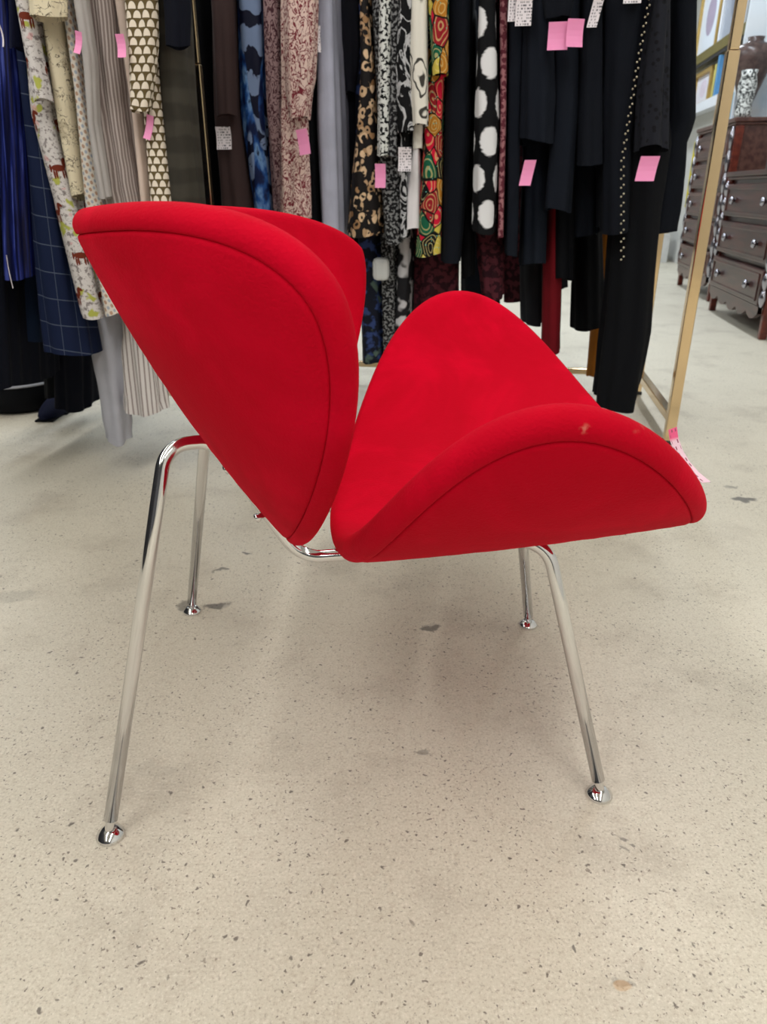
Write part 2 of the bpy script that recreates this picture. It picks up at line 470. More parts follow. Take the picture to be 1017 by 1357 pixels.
def f_toile2(s):
    a = s.noise(55, 3, dist=1.2); b = s.noise(20, 2)
    c = s.mix(((a - .5).abs()).step(.028, .012) * b.step(.42, .52) * .85, hx(222, 212, 184), hx(70, 58, 46))
    return s.mix((b.step(.62, .7)) * .4, c, hx(120, 104, 80))
def f_geo(s):
    x = (s.u * 300); y = (s.v * 230)
    d = ((x + y * .5).sin() * (y - x * .3).sin())
    c = s.mix(d.step(.35, .6) * .8, hx(216, 210, 200), hx(168, 124, 92))
    return s.mix((d.step(-.45, -.7)) * .7, c, hx(130, 150, 176))
def f_stripe(bg, fg, per, w=.22, wob=0.0):
    def fn(s):
        n = s.u + (s.noise(9, 2) - .5) * wob
        return s.mix(((n / per).frac() - .5).abs().step(w + .04, w - .04), bg, fg)
    return fn
def f_scallop(s):
    W_, H_ = .020, .0165
    row = (s.v / H_).floor()
    x = (s.u / W_ + row * .5).frac() - .5; y = (s.v / H_).frac()
    r = ((x / .40).pow(2.0) + ((y - .05) / .78).pow(2.0))
    return s.mix(r.step(1.05, .9), hx(98, 84, 54), hx(232, 222, 206))
def f_speck(bg, fg, scale, th, st=1.0, ds=0.0):
    def fn(s):
        n = s.noise(scale, 2, dist=ds)
        return s.mix(n.step(th - .03, th + .03), bg, fg)
    return fn
def f_zebra(s):
    w = s.noise(20, 3, dist=.5)
    st = ((s.v * 55 + w * 9).sin()).step(-.1, .15)
    blue = s.ramp(s.noise(14, 3, vec=s.vec(s.u * 2.2, s.v)), [(0, hx(6, 8, 22)), (.42, hx(14, 30, 74)), (.52, hx(36, 82, 150)), (.62, hx(110, 150, 200)), (.70, hx(16, 24, 50))], False)
    edge = s.noise(6, 1, vec=s.vec(s.u * 4, s.v * .6)).step(.5, .54)
    return s.mix(edge, blue, s.mix(st, hx(10, 16, 40), hx(120, 140, 175)))
def f_reptile(bg, fg, sc=60):
    def fn(s):
        n = s.noise(sc, 2, vec=s.vec(s.u * 1.2, s.v * .8), dist=1.8)
        return s.mix(((n - .5).abs()).step(.035, .06), bg, fg)
    return fn
def f_leopard(s):
    d, k = s.vor(46, vec=s.vec(s.u + (s.noise(30, 2) - .5) * .02, s.v * .8 + (s.noise(26, 2) - .5) * .02))
    ring = d.step(.20, .25) * d.step(.56, .48) * s.noise(40, 1).step(.40, .46)
    fill = s.mix(k, hx(150, 112, 74), hx(226, 196, 160))
    return s.mix(ring, hx(22, 19, 20), fill)
def f_ikat(s):
    W_, H_ = .088, .098
    row = (s.v / H_).floor()
    fz = (s.noise(60, 3, vec=s.vec(s.u * .5, s.v * 2.0)) - .5)
    x = ((s.u / W_ + row * .5).frac() - .5).abs() + fz * .10; y = ((s.v / H_).frac() - .5).abs() + fz * .16
    r = ((x / .36).pow(2.0) + (y / .40).pow(2.0))
    return s.mix(r.step(1.1, .75), hx(12, 14, 18), hx(226, 228, 232))
def f_paisley(s):
    vec = s.vec(s.u + (s.noise(9, 2) - .5) * .05, s.v * .62 + (s.noise(7, 2) - .5) * .05)
    d, k = s.vor(27, vec=vec)
    base = s.ramp(k, [(0, hx(16, 16, 18)), (.22, hx(206, 26, 58)), (.45, hx(24, 92, 66)), (.60, hx(204, 186, 80)), (.72, hx(150, 30, 40)), (.84, hx(180, 120, 40))])
    ring = (d * 30).sin().step(.55, .8)
    c = s.mix(ring * .5, base, hx(226, 206, 140))
    e, _ = s.vor(27, vec=vec, feat='DISTANCE_TO_EDGE')
    c = s.mix(e.step(.05, .02), c, hx(18, 18, 18))
    dd, kk = s.vor(120); return s.mix(dd.step(.25, .2) * kk.step(.7, .75), c, hx(110, 190, 170))
def f_olivewhite(s):
    d, k = s.vor(16, vec=s.vec(s.u + (s.noise(14, 2) - .5) * .06, s.v * .6 + (s.noise(12, 2) - .5) * .06))
    ring = ((d - .3).abs()).step(.045, .02).max(((d - .45).abs()).step(.035, .015))
    c = s.mix((d.step(.3, .26)) * k.step(.5, .55) * .6, hx(228, 226, 216), hx(160, 146, 96))
    return s.mix(ring * .95, c, hx(30, 28, 24))
def f_abstract(s):
    n = s.noise(16, 4, vec=s.vec(s.u * 1.6, s.v * .8), dist=1.4)
    return s.mix(((n - .5).abs()).step(.045, .02), hx(16, 17, 20), hx(186, 188, 192))
def f_floral(s):
    n = s.noise(28, 3); m = s.noise(21, 3, vec=s.vec(s.v, s.u, 4.))
    c = s.mix(n.step(.5, .6), hx(22, 26, 40), hx(52, 70, 120))
    return s.mix(m.step(.6, .68), c, hx(84, 104, 96))
def f_whiteyellow(s):
    n = s.noise(12, 2, vec=s.vec(s.u, s.v, 1.3)); lo = s.v.step(.50, .44)
    c = s.mix(n.step(.55, .58) * lo, hx(226, 224, 228), hx(216, 212, 60))
    return s.mix(s.noise(15, 2, vec=s.vec(s.v, s.u, 7.)).step(.6, .63) * lo, c, hx(60, 60, 60))
def f_rib(bg, d):
    return lambda s: s.mix(((s.v * 95 + (s.noise(14, 2)) * 2).sin()).step(-.4, .5), tuple(q * d for q in bg), bg)
def f_lace(bg):
    def fn(s):
        d, k = s.vor(60); return s.mix(d.step(.35, .25), bg, tuple(q * .35 for q in bg))
    return fn
M = {}
M['satin'] = fab('navy_satin_stripe', f_satin, .45)
M['check'] = fab('navy_windowpane', f_check)
M['toile'] = fab('horse_print_cotton', f_toile)
M['toile2'] = fab('cream_toile_cotton', f_toile2)
M['geo'] = fab('small_geometric_print', f_geo)
M['taupe'] = fab('taupe_pinstripe', f_stripe(hx(128, 116, 112), hx(176, 166, 162), .0075, .22, .010))
M['scallop'] = fab('brown_scallop_print', f_scallop)
M['olive'] = fab('olive_charcoal_rib', f_rib(hx(62, 59, 52), .7))
M['zebra'] = fab('blue_zebra_print', f_zebra, .6)
M['burg'] = fab('burgundy_cream_print', f_reptile(hx(122, 44, 56), hx(222, 198, 190), 46))
M['burgdark'] = fab('burgundy_mauve_print', f_reptile(hx(76, 44, 52), hx(158, 132, 134), 46))
M['leopard'] = fab('gold_leopard_print', f_leopard, .6)
M['dot'] = fab('black_white_speckle', f_speck(hx(18, 20, 24), hx(214, 218, 216), 95, .47))
M['dotgrey'] = fab('charcoal_speckle', f_speck(hx(24, 24, 27), hx(128, 130, 132), 110, .53))
M['abstract'] = fab('black_brushstroke_print', f_abstract)
M['olivewhite'] = fab('white_olive_paisley', f_olivewhite)
M['paisley'] = fab('bright_paisley_print', f_paisley)
M['ikat'] = fab('black_white_ikat', f_ikat)
M['floral'] = fab('navy_floral_lace', f_floral)
M['whiteyellow'] = fab('white_yellow_print', f_whiteyellow)
M['whitestripe'] = fab('white_pinstripe', f_stripe(hx(214, 210, 208), hx(150, 140, 138), .012, .16))
M['redlace'] = fab('dusty_red_weave', f_speck(hx(96, 42, 54), hx(160, 110, 116), 60, .5))
M['burglace'] = fab('burgundy_lace', f_speck(hx(44, 16, 26), hx(84, 36, 46), 45, .5))
M['greyprint'] = fab('grey_white_print', f_speck(hx(36, 36, 40), hx(206, 206, 212), 14, .55))
M['blacklace'] = fab('black_lace', f_lace(hx(30, 32, 40)))
PL = dict(navy=(10, 16, 42), navy2=(6, 10, 24), teal=(14, 30, 54), greypants=(178, 180, 190), beige=(206, 188, 176), brown=(62, 48, 48),
          lavender=(178, 182, 202), charcoal=(34, 36, 46), black=(9, 14, 24), black2=(15, 21, 32), black3=(6, 8, 14), slate=(26, 33, 45),
          greyblack=(34, 36, 42), darkred=(112, 14, 26), ochre=(150, 92, 26), white=(226, 226, 230), cream=(214, 196, 176), greytie=(176, 172, 170))
for k, c in PL.items(): M[k] = plain(k + '_cloth', hx(*c), .88, Specular_IOR_Level=.2)
def mk_pink(): 
    s = Sh('pink_paper_tag'); return s.out(s.mix(s.noise(40, 2) * .3, hx(246, 150, 200), hx(240, 168, 210)), .7)
def mk_white():
    s = Sh('white_printed_tag'); return s.out(tag_text(s, hx(226, 220, 226), hx(96, 96, 104), .05, .08, 11, 22, .5), .6)
M['pinktag'] = mk_pink(); M['whitetag'] = mk_white()
M['plastic'] = plain('white_plastic', hx(226, 230, 232), .4)

# ---------------------------------------------------------------- hanging clothes
def loft(rows, N, loopfn):
    pass
def rrect(hw, hd, n):                   # rounded rectangle, arc-length sampled, starting at the front centre
    r = min(hw, hd) * 0.92
    segs = []
    def arc(cx, cy, a0, a1):
        return [(cx + r * math.cos(a0 + (a1 - a0) * i / 10), cy + r * math.sin(a0 + (a1 - a0) * i / 10)) for i in range(11)]
    P = [(0, -hd)] + arc(hw - r, -hd + r, -math.pi / 2, 0) + arc(hw - r, hd - r, 0, math.pi / 2) + \
        arc(-hw + r, hd - r, math.pi / 2, math.pi) + arc(-hw + r, -hd + r, math.pi, 1.5 * math.pi) + [(0, -hd)]
    P = np.array(P); seg = np.hypot(*(P[1:] - P[:-1]).T); cum = np.concatenate([[0], np.cumsum(seg)])
    t = np.linspace(0, cum[-1], n, endpoint=False)
    x = np.interp(t, cum, P[:, 0]); y = np.interp(t, cum, P[:, 1])
    dx = np.roll(x, -1) - np.roll(x, 1); dy = np.roll(y, -1) - np.roll(y, 1); L = np.hypot(dx, dy) + 1e-9
    return x, y, dy / L, -dx / L, t, cum[-1]
def cloth(name, rows, Y, D, mat, parent, ztop=None, fold=.007, lam=.045, taper=True, seed=0, hem=.008, nu=None, cap=True):
    """rows: (py, xl, xr) from top to hem, on the grid plane Y; D: depth away from the viewer"""
    rnd = random.Random(seed)
    R = []
    for py, xl, xr in rows:
        a, za = onrow(xl, py, Y); b, zb = onrow(xr, py, Y); R.append(((za + zb) / 2, (a + b) / 2, max((b - a) / 2 - .0015, .006)))
    R = R[::-1]
    zs = np.array([r[0] for r in R]); xc = np.array([r[1] for r in R]); hw = np.array([r[2] for r in R])
    top = ztop if ztop else zs[-1]
    nz = max(8, int((top - zs[0]) / .03))
    Z = np.linspace(zs[0], top, nz)
    nu = nu or int(min(150, max(48, (2 * D + .2) / .007)))
    p1, p2, p3 = (rnd.uniform(0, 6.28) for _ in range(3)); l2 = lam * rnd.uniform(1.6, 2.2)
    V = []; F = []; UVv = []
    for z in Z:
        h = float(np.interp(z, zs, hw)); c = float(np.interp(z, zs, xc)); d = D / 2
        if taper and ztop and z > top - .12:
            k = (top - z) / .12; h = h * (.35 + .65 * k ** .5); d = d * (.2 + .8 * k ** .6)
        x, y, nx, ny, t, P = rrect(h, d, nu)
        k = min(1.0, .35 + .65 * (top - z) / max(.3, (top - zs[0])))
        sl = 2.2 * (z - zs[0])
        kk1 = round(P / lam); kk2 = round(P / l2)
        w = np.sin(2 * np.pi * kk1 * t / P + p1 + sl) * .55 + np.sin(2 * np.pi * kk2 * t / P + p2 - .6 * sl) * .7
        w = w * (.55 + .6 * np.sin(2 * np.pi * 3 * t / P + p2 * 2 + 3.1 * z) ** 2) + .45 * np.sin(2 * np.pi * 5 * t / P + p3 + 7 * z * np.sin(p1)) * np.sin(4.3 * z + p1)
        amp = min(fold, h * .5) * k
        x = x + nx * w * amp + c; y = y + ny * w * amp + Y + D / 2
        zz = z + (hem * np.sin(2 * np.pi * 2 * t / P + p3) if z < zs[0] + .02 else 0 * t)
        for i in range(nu):
            V.append(G(x[i], y[i], zz[i]))
        tt = np.where(t > P / 2, t - P, t); UVv.append((t, P, z))
    uv = []
    for i in range(nz - 1):
        for k in range(nu):
            F.append((i * nu + k, i * nu + (k + 1) % nu, (i + 1) * nu + (k + 1) % nu, (i + 1) * nu + k))
            ta, Pa, za = UVv[i]; tb, Pb, zb = UVv[i + 1]
            def U(t, P, j): 
                q = t[j] if j < nu else P
                return q - (P if k >= nu // 2 else 0)
            off = seed * .137
            uv.append([(U(ta, Pa, k) + off, za), (U(ta, Pa, k + 1) + off, za), (U(tb, Pb, k + 1) + off, zb), (U(tb, Pb, k) + off, zb)])
    if cap:
        F.append(tuple(range((nz - 1) * nu, nz * nu))); uv.append([(0, 0)] * nu)
    return mesh_obj(name, V, F, mat, parent, uv)
def tag(px0, py0, px1, py1, Y, mat, parent, lean=0.0, turn=0.0, skew=0.0):
    """a stiff paper tag with its own thickness hanging in front of the cloth"""
    a, z1 = onrow(px0, py0, Y); b, z0 = onrow(px1, py1, Y)
    w, h = abs(b - a), abs(z1 - z0); c = G((a + b) / 2, Y, (z0 + z1) / 2)
    V = []; F = []; uv = []
    ny = 5
    for sgn in (-1, 1):
        for j in range(ny + 1):
            f = j / ny
            for i in (0, 1):
                x = (i - .5) * w + skew * (f - .5) * h; z = (f - .5) * h; y = sgn * .0004 + .006 * math.sin(f * 3)
                V.append((x, y, z))
    B = 2 * (ny + 1)
    for j in range(ny):
        a0 = 2 * j
        F.append((a0, a0 + 1, a0 + 3, a0 + 2)); uv.append([(0, h * j / ny), (w, h * j / ny), (w, h * (j + 1) / ny), (0, h * (j + 1) / ny)])
        F.append((B + a0, B + a0 + 2, B + a0 + 3, B + a0 + 1)); uv.append([(0, h * j / ny), (0, h * (j + 1) / ny), (w, h * (j + 1) / ny), (w, h * j / ny)])
        F.append((a0, a0 + 2, B + a0 + 2, B + a0)); uv.append([(0, 0)] * 4)
        F.append((a0 + 1, B + a0 + 1, B + a0 + 3, a0 + 3)); uv.append([(0, 0)] * 4)
    F.append((0, B, B + 1, 1)); uv.append([(0, 0)] * 4)
    F.append((B - 2, B - 1, 2 * B - 1, 2 * B - 2)); uv.append([(0, 0)] * 4)
    Mx = Matrix.Translation(c) @ Matrix.Rotation(RA + turn, 4, 'Z') @ Matrix.Rotation(lean, 4, 'Y')
    return mesh_obj('price_tag', [Mx @ Vector(v) for v in V], F, mat, parent, uv, smooth=False)
YA, YB = 2.42, 1.80                      # front of the two rows of clothes
ZA, ZB = 1.60, 1.52                      # height of their rails
SEED = [0]
def garment(name, label, cat, rows, Y, D, mat, sleeves=(), tags=(), group=None, ztop=None, fold=.007, lam=.045, body='body', extra=None):
    SEED[0] += 1
    ztop = ztop or (ZB if Y < 2.3 else ZA)
    root = thing(name, label, cat, (0, 0, 0), 0, group)
    cloth(body, rows, Y, D, M[mat], root, ztop, fold, lam, seed=SEED[0])
    for sr in sleeves:
        SEED[0] += 1
        rws, smat = sr[0], sr[1]; dd = sr[2] if len(sr) > 2 else .06
        a, _ = onrow(rws[-1][1], rws[-1][0], Y); b, _ = onrow(rws[-1][2], rws[-1][0], Y)
        cloth('sleeve', rws, Y - dd, dd - .004, M[smat], root, ztop - .06, .004, .035, taper=False, seed=SEED[0], hem=.003)
    for tg in tags:
        px0, py0, px1, py1, kind = tg[:5]; kw = tg[5] if len(tg) > 5 else {}
        off = kw.pop('off', .02)
        tag(px0, py0, px1, py1, Y - off, M[kind], root, **kw)
    if extra: extra(root, Y)
    # move the origin to the foot of the thing, keeping the geometry where it is
    x, z = onrow((rows[-1][1] + rows[-1][2]) / 2, rows[-1][0], Y)
    p = G(x, Y + D / 2, max(z, 0)); root.location = p
    for ch in root.children: ch.data.transform(Matrix.Translation(-p))
    return root

# --- the nearer row on the left
B_ = YB
garment('dress', 'navy and blue streaked satin dress at far left of the clothes', 'dress', [(0, -14, 6), (100, -14, 20), (368, -4, 38)], B_, .12, 'satin', fold=.006, lam=.02)
garment('jacket', 'black navy jacket behind the satin dress with white hem tag', 'jacket', [(0, -50, -12), (385, -40, -2), (520, -30, 6)], B_ + .02, .3, 'navy2', tags=[(9, 338, 17, 382, 'whitetag', dict(off=.04, turn=.9))])
garment('skirt', 'short teal navy skirt below the blue satin dress', 'skirt', [(300, 14, 36), (455, 20, 44)], B_ + .14, .25, 'teal', ztop=1.2)
garment('coat', 'long navy coat with pale windowpane check', 'coat', [(0, 9, 30), (120, 24, 36), (250, 32, 62), (472, 47, 106)], B_ + .01, .3, 'check',
        sleeves=[([(0, 9, 17), (62, 9, 18)], 'navy', .05)], tags=[(-2, 33, 5, 62, 'whitetag', dict(off=.06))], fold=.004)
garment('trousers', 'black navy trousers hanging below the windowpane check coat', 'trousers', [(380, 62, 100), (545, 66, 102)], B_ + .34, .2, 'navy2')
garment('dress', 'white cotton dress printed with brown horses', 'dress', [(0, 22, 48), (150, 34, 62), (300, 72, 104), (420, 101, 131)], B_, .11, 'toile', fold=.004,
        sleeves=[([(0, 14, 34), (132, 38, 62)], 'toile', .05)])
garment('blouse', 'cream toile blouse beside the horse print dress', 'blouse', [(0, 50, 76), (40, 54, 78), (172, 76, 94), (262, 93, 108)], B_ - .002, .12, 'toile2', fold=.004,
        sleeves=[([(0, 30, 78), (20, 31, 78)], 'toile2', .07)])
garment('dress', 'cream dress in a small tan and blue geometric print', 'dress', [(0, 79, 92), (120, 97, 108), (270, 110, 132), (416, 134, 164)], B_, .11, 'geo', fold=.003,
        tags=[(96, 41, 109, 71, 'pinktag', dict(lean=.25, off=.08))])
garment('blouse', 'taupe pinstriped blouse with long grey neck tie', 'blouse', [(0, 94, 148), (150, 110, 164), (290, 134, 186), (345, 142, 192)], B_, .11, 'taupe', fold=.008, lam=.03,
        sleeves=[([(0, 94, 112), (80, 106, 124), (160, 112, 126), (262, 126, 142)], 'greytie', .04)], tags=[(152, 45, 167, 76, 'pinktag', dict(off=.07))])
garment('trousers', 'pale grey wide trousers hanging almost to the floor', 'trousers', [(300, 100, 148), (420, 107, 156), (500, 122, 158), (589, 136, 165)], B_ + .13, .07, 'greypants', fold=.009, lam=.07)
garment('skirt', 'white pinstriped skirt hanging behind the red chair back', 'skirt', [(300, 146, 176), (412, 155, 186), (548, 158, 214)], B_ + .12, .08, 'whitestripe', fold=.009)
garment('shawl', 'cream fringed shawl low behind the white pinstriped skirt', 'shawl', [(330, 190, 222), (525, 200, 238)], B_ + .36, .08, 'cream')
garment('blouse', 'pale beige blouse between taupe blouse and scallop print', 'blouse', [(0, 149, 164), (150, 172, 182), (300, 187, 197)], B_ + .01, .2, 'beige', fold=.003)
garment('dress', 'brown and white scallop print dress', 'dress', [(0, 170, 200), (148, 186, 213), (300, 198, 228)], B_, .10, 'scallop', fold=.003,
        sleeves=[([(0, 160, 204), (60, 165, 205), (146, 168, 192)], 'scallop', .05)], tags=[(190, 152, 203, 185, 'pinktag', dict(off=.015, lean=.3))])
garment('dress', 'olive charcoal ribbed dress beside the chrome upright', 'dress', [(0, 203, 233), (120, 209, 241), (300, 226, 257)], B_, .12, 'olive', fold=.004,
        sleeves=[([(0, 214, 246), (60, 218, 244)], 'navy2', .05)])
# --- the long row behind the chair
A_ = YA
garment('jacket', 'black jacket just behind the thin chrome upright beside the brown cardigan', 'jacket', [(0, 244, 277), (60, 247, 279), (300, 262, 291)], 2.57, .2, 'black3', fold=.002)
garment('cardigan', 'dark brown knitted cardigan with a white price tag', 'cardigan', [(0, 278, 308), (150, 280, 314), (300, 290, 334)], A_, .35, 'brown', fold=.005,
        sleeves=[([(0, 276, 306), (152, 284, 310)], 'brown', .07)], tags=[(285, 168, 307, 198, 'whitetag', dict(off=.03))])
garment('dress', 'blue and black zebra print dress', 'dress', [(0, 310, 343), (150, 317, 348), (300, 337, 356)], A_, .35, 'zebra', fold=.006)
garment('dress', 'burgundy and cream speckled print dress with full sleeve', 'dress', [(0, 345, 371), (150, 349, 376), (300, 358, 410)], A_, .35, 'burgdark', fold=.006,
        sleeves=[([(0, 371, 417), (60, 372, 415), (110, 373, 412), (155, 382, 404)], 'burg', .09), ([(0, 370, 400), (290, 370, 410)], 'burg', .05)],
        tags=[(394, 171, 410, 205, 'pinktag', dict(off=.11, lean=-.15))])
garment('jacket', 'black sliver of a jacket between burgundy dress and lavender dress', 'jacket', [(0, 409, 417), (150, 408, 415), (320, 412, 422)], A_ + .02, .3, 'black3', fold=.002)
garment('dress', 'pale lavender grey dress in the middle of the row', 'dress', [(0, 418, 440), (150, 416, 446), (320, 424, 450)], A_, .35, 'lavender', fold=.005,
        tags=[(418, 34, 426, 69, 'whitetag', dict(off=.03, turn=.5))])
garment('blouse', 'charcoal sheer ruffled blouse beside the lavender grey dress', 'blouse', [(0, 441, 476), (75, 443, 476), (330, 448, 468)], A_ + .20, .2, 'charcoal', fold=.008, lam=.03,
        sleeves=[([(0, 440, 476), (60, 441, 478), (122, 455, 470)], 'charcoal', .06)])
garment('dress', 'black dress with gold leopard spots', 'dress', [(0, 477, 488), (100, 477, 496), (200, 466, 499), (312, 456, 504)], A_, .12, 'leopard', fold=.005)
garment('skirt', 'navy floral lace skirt hanging below the leopard dress', 'skirt', [(280, 470, 500), (480, 478, 507)], A_ + .16, .2, 'floral')
garment('blouse', 'blouse with black and white speckled sleeve and pink tag', 'blouse', [(0, 490, 526), (200, 500, 528), (322, 510, 530)], A_ + .005, .11, 'dotgrey', fold=.005,
        sleeves=[([(0, 501, 516), (206, 499, 514)], 'dot', .05), ([(0, 517, 528), (206, 515, 524)], 'dotgrey', .04)], tags=[(497, 217, 511, 249, 'pinktag', dict(off=.03))])
def anti_theft(root, Y):
    x0, z1 = onrow(494, 341, Y - .02); x1, z0 = onrow(516, 372, Y - .02)
    bm = bmesh.new(); box(bm, ((x0 + x1) / 2, Y - .02, (z0 + z1) / 2), (x1 - x0, .034, z1 - z0), GRID)
    o = bm_obj('security_tag', bm, M['plastic'], root, bevel=.0165); o['label'] = 'white plastic security tag'
garment('trousers', 'black trousers with white plastic security tag', 'trousers', [(300, 502, 524), (492, 508, 524)], A_ + .15, .2, 'dotgrey', extra=anti_theft)
garment('dress', 'black dress in white brushstroke print with white tag', 'dress', [(0, 529, 545), (180, 526, 544), (318, 531, 541)], A_, .14, 'abstract', fold=.004,
        sleeves=[([(0, 528, 546), (80, 523, 544), (174, 526, 546)], 'abstract', .05)], tags=[(528, 195, 545, 227, 'whitetag', dict(off=.06))])
garment('blouse', 'white blouse with olive outlined paisley sleeve', 'blouse', [(0, 546, 564), (200, 546, 560)], A_, .12, 'olivewhite', fold=.004,
        sleeves=[([(0, 544, 566), (90, 541, 567), (165, 546, 566)], 'olivewhite', .06)])
garment('top', 'white sleeveless top with yellow print along its hem', 'top', [(200, 546, 555), (306, 533, 556)], A_ + .0, .12, 'whiteyellow', fold=.003, ztop=1.15)
garment('dress', 'bright red green and yellow paisley dress', 'dress', [(0, 567, 592), (150, 562, 586), (240, 556, 586), (338, 549, 583)], A_ + .002, .14, 'paisley', fold=.004,
        sleeves=[([(0, 566, 594), (98, 572, 592)], 'paisley', .06)])
garment('skirt', 'grey and white printed skirt low beside the security tag', 'skirt', [(310, 526, 545), (472, 524, 538)], A_ + .16, .2, 'greyprint')
garment('skirt', 'dark burgundy lace skirt hanging below the bright paisley dress', 'skirt', [(320, 547, 606), (420, 547, 606)], A_ + .18, .2, 'burglace')
garment('trousers', 'long black trousers right of the bright paisley dress', 'trousers', [(0, 593, 624), (180, 588, 622), (346, 584, 609)], A_, .3, 'black', fold=.005)
garment('trousers', 'narrow black trousers left of the white oval ikat dress', 'trousers', [(200, 611, 626), (369, 612, 626)], A_ + .12, .25, 'black3', ztop=1.3)
garment('dress', 'black dress with large white oval ikat print', 'dress', [(0, 634, 657), (150, 628, 662), (308, 625, 656)], A_ - .03, .14, 'ikat', fold=.004)
garment('cardigan', 'dusty red woven cardigan edge beside the ikat dress', 'cardigan', [(0, 662, 674), (150, 663, 672), (318, 660, 668)], A_, .3, 'redlace', fold=.002)
garment('skirt', 'burgundy skirt hanging below the white oval ikat dress', 'skirt', [(300, 630, 668), (395, 640, 668)], A_ + .14, .1, 'burglace')
garment('trousers', 'black trousers beside dusty red cardigan', 'trousers', [(0, 676, 696), (340, 670, 684)], A_ + .01, .3, 'black2', fold=.004,
        tags=[(676, -25, 694, 28, 'whitetag', dict(off=.06)), (686, -20, 704, 34, 'whitetag', dict(off=.075))])
garment('blouse', 'black blouse with slanted hem and small pink tag', 'blouse', [(0, 698, 734), (120, 694, 738), (186, 692, 736)], A_ - .04, .16, 'black2', fold=.007,
        tags=[(693, 212, 706, 246, 'pinktag', dict(off=.02, skew=.18))])
garment('dress', 'dark slate dress behind the slanted hem blouse', 'dress', [(0, 690, 728), (200, 696, 728), (352, 692, 724)], A_ + .13, .25, 'slate', fold=.008)
garment('dress', 'black dress with two pink tags near its shoulder', 'dress', [(0, 738, 770), (150, 738, 768), (279, 726, 758)], A_ - .01, .2, 'black2', fold=.008, lam=.06,
        sleeves=[([(0, 716, 762), (22, 722, 756)], 'black', .05)], tags=[(728, 29, 752, 66, 'pinktag', dict(off=.08, turn=-.05)), (753, 25, 773, 62, 'pinktag', dict(off=.09, turn=.3))])
garment('trousers', 'charcoal trousers low in row beside the dark red ones', 'trousers', [(300, 690, 722), (430, 692, 720)], A_ + .4, .15, 'greyblack')
garment('trousers', 'dark red trousers showing below the black clothes', 'trousers', [(320, 724, 745), (470, 722, 742)], A_ + .22, .2, 'darkred')
garment('blouse', 'black blouse with long cuff ending above dark red trousers', 'blouse', [(240, 738, 764), (372, 737, 760)], A_ + .2, .01 + .15, 'black3', ztop=1.3)
garment('jacket', 'black jacket beside the black dress with two pink tags', 'jacket', [(0, 772, 800), (216, 766, 800)], A_ - .01, .2, 'black', fold=.006, tags=[(786, -10, 795, 36, 'whitetag', dict(off=.03, skew=.2))])
garment('dress', 'black dress in middle of the dark group ending above bare floor', 'dress', [(200, 762, 798), (312, 760, 796)], A_ + .19, .2, 'black2', ztop=1.3, fold=.008)
garment('skirt', 'black flared skirt in front of the ochre trousers', 'skirt', [(300, 764, 800), (437, 759, 803)], A_ + .43, .15, 'black3')
garment('trousers', 'ochre brown trousers behind the long black trousers', 'trousers', [(340, 796, 818), (502, 780, 800)], A_ + .62, .12, 'ochre')
def gold_dots(root, Y):
    bm = bmesh.new()
    for i in range(30):
        f = i / 29; py = -5 + 345 * f; px = 864 - 37 * min(1, f * 1.6) ** .9
        for dx, dyy in ((0, 0), (-3.5, 4)):
            x, z = onrow(px + dx, py + dyy, Y - .012)
            r = bmesh.ops.create_uvsphere(bm, u_segments=8, v_segments=5, radius=.0030)
            for v in r['verts']: v.co = GRID @ (v.co + Vector((x, Y - .012, z)))
    s = Sh('gold_stud', uv=False)
    o = bm_obj('stud_trim', bm, s.out(hx(216, 206, 180), .3, .8), root, smooth=True); o['label'] = 'line of tiny gold studs'
garment('tunic', 'black tunic with slanting line of tiny gold studs', 'tunic', [(0, 802, 866), (180, 800, 842), (308, 800, 836)], A_ - .01, .22, 'black', fold=.005, extra=gold_dots,
        tags=[(829, -20, 850, 4, 'whitetag', dict(off=.03))])
garment('top', 'black lace trimmed top with pink tag below its hem', 'top', [(0, 868, 892), (120, 850, 890), (196, 846, 888)], A_ - .05, .13, 'blacklace', fold=.008,
        tags=[(848, 207, 869, 240, 'pinktag', dict(off=.03, skew=.14))])
garment('dress', 'black dress at right end beside the upright', 'dress', [(0, 893, 927), (165, 892, 923), (180, 880, 912), (310, 838, 903)], A_ + .09, .28, 'black', fold=.007, lam=.06)
garment('trousers', 'long wide black trousers at right end reaching near the floor', 'trousers', [(280, 822, 880), (440, 808, 868), (544, 796, 846)], A_ + .03, .3, 'black3', ztop=1.05, fold=.012, lam=.06)

# --- clothes on the far rail, seen only through the gaps
for i, (x0, x1, py, mm, nm, lab) in enumerate((
        (548, 606, 372, 'black3', 'coat', 'black coat on far rail behind the bright paisley dress'),
        (608, 664, 420, 'black2', 'coat', 'black coat on far rail behind the white oval ikat dress'),
        (666, 716, 400, 'burglace', 'dress', 'dark burgundy dress on far rail behind the slanted hem blouse'),
        (718, 756, 385, 'black3', 'coat', 'black coat on far rail behind the dress with two pink tags'),
        (768, 822, 330, 'black2', 'jacket', 'black jacket on far rail behind the gold stud tunic'),
        (470, 546, 420, 'black3', 'coat', 'black coat on far rail behind the gold leopard dress'))):
    garment(nm, lab, nm, [(0, x0 + 3, x1 - 3), (py, x0 + 3, x1 - 3)], 3.10, .2, mm, fold=.007, lam=.08)
garment('trousers', 'black trousers deep behind the navy check coat', 'trousers', [(300, 40, 84), (528, 50, 92)], 2.37, .2, 'black3', fold=.008)
garment('coat', 'added hidden black light-blocking coat behind the pale grey wide trousers', 'coat', [(300, 108, 150), (470, 112, 156)], 2.30, .2, 'black2', fold=.008)  # added hidden coat, blocks light coming from behind the left row
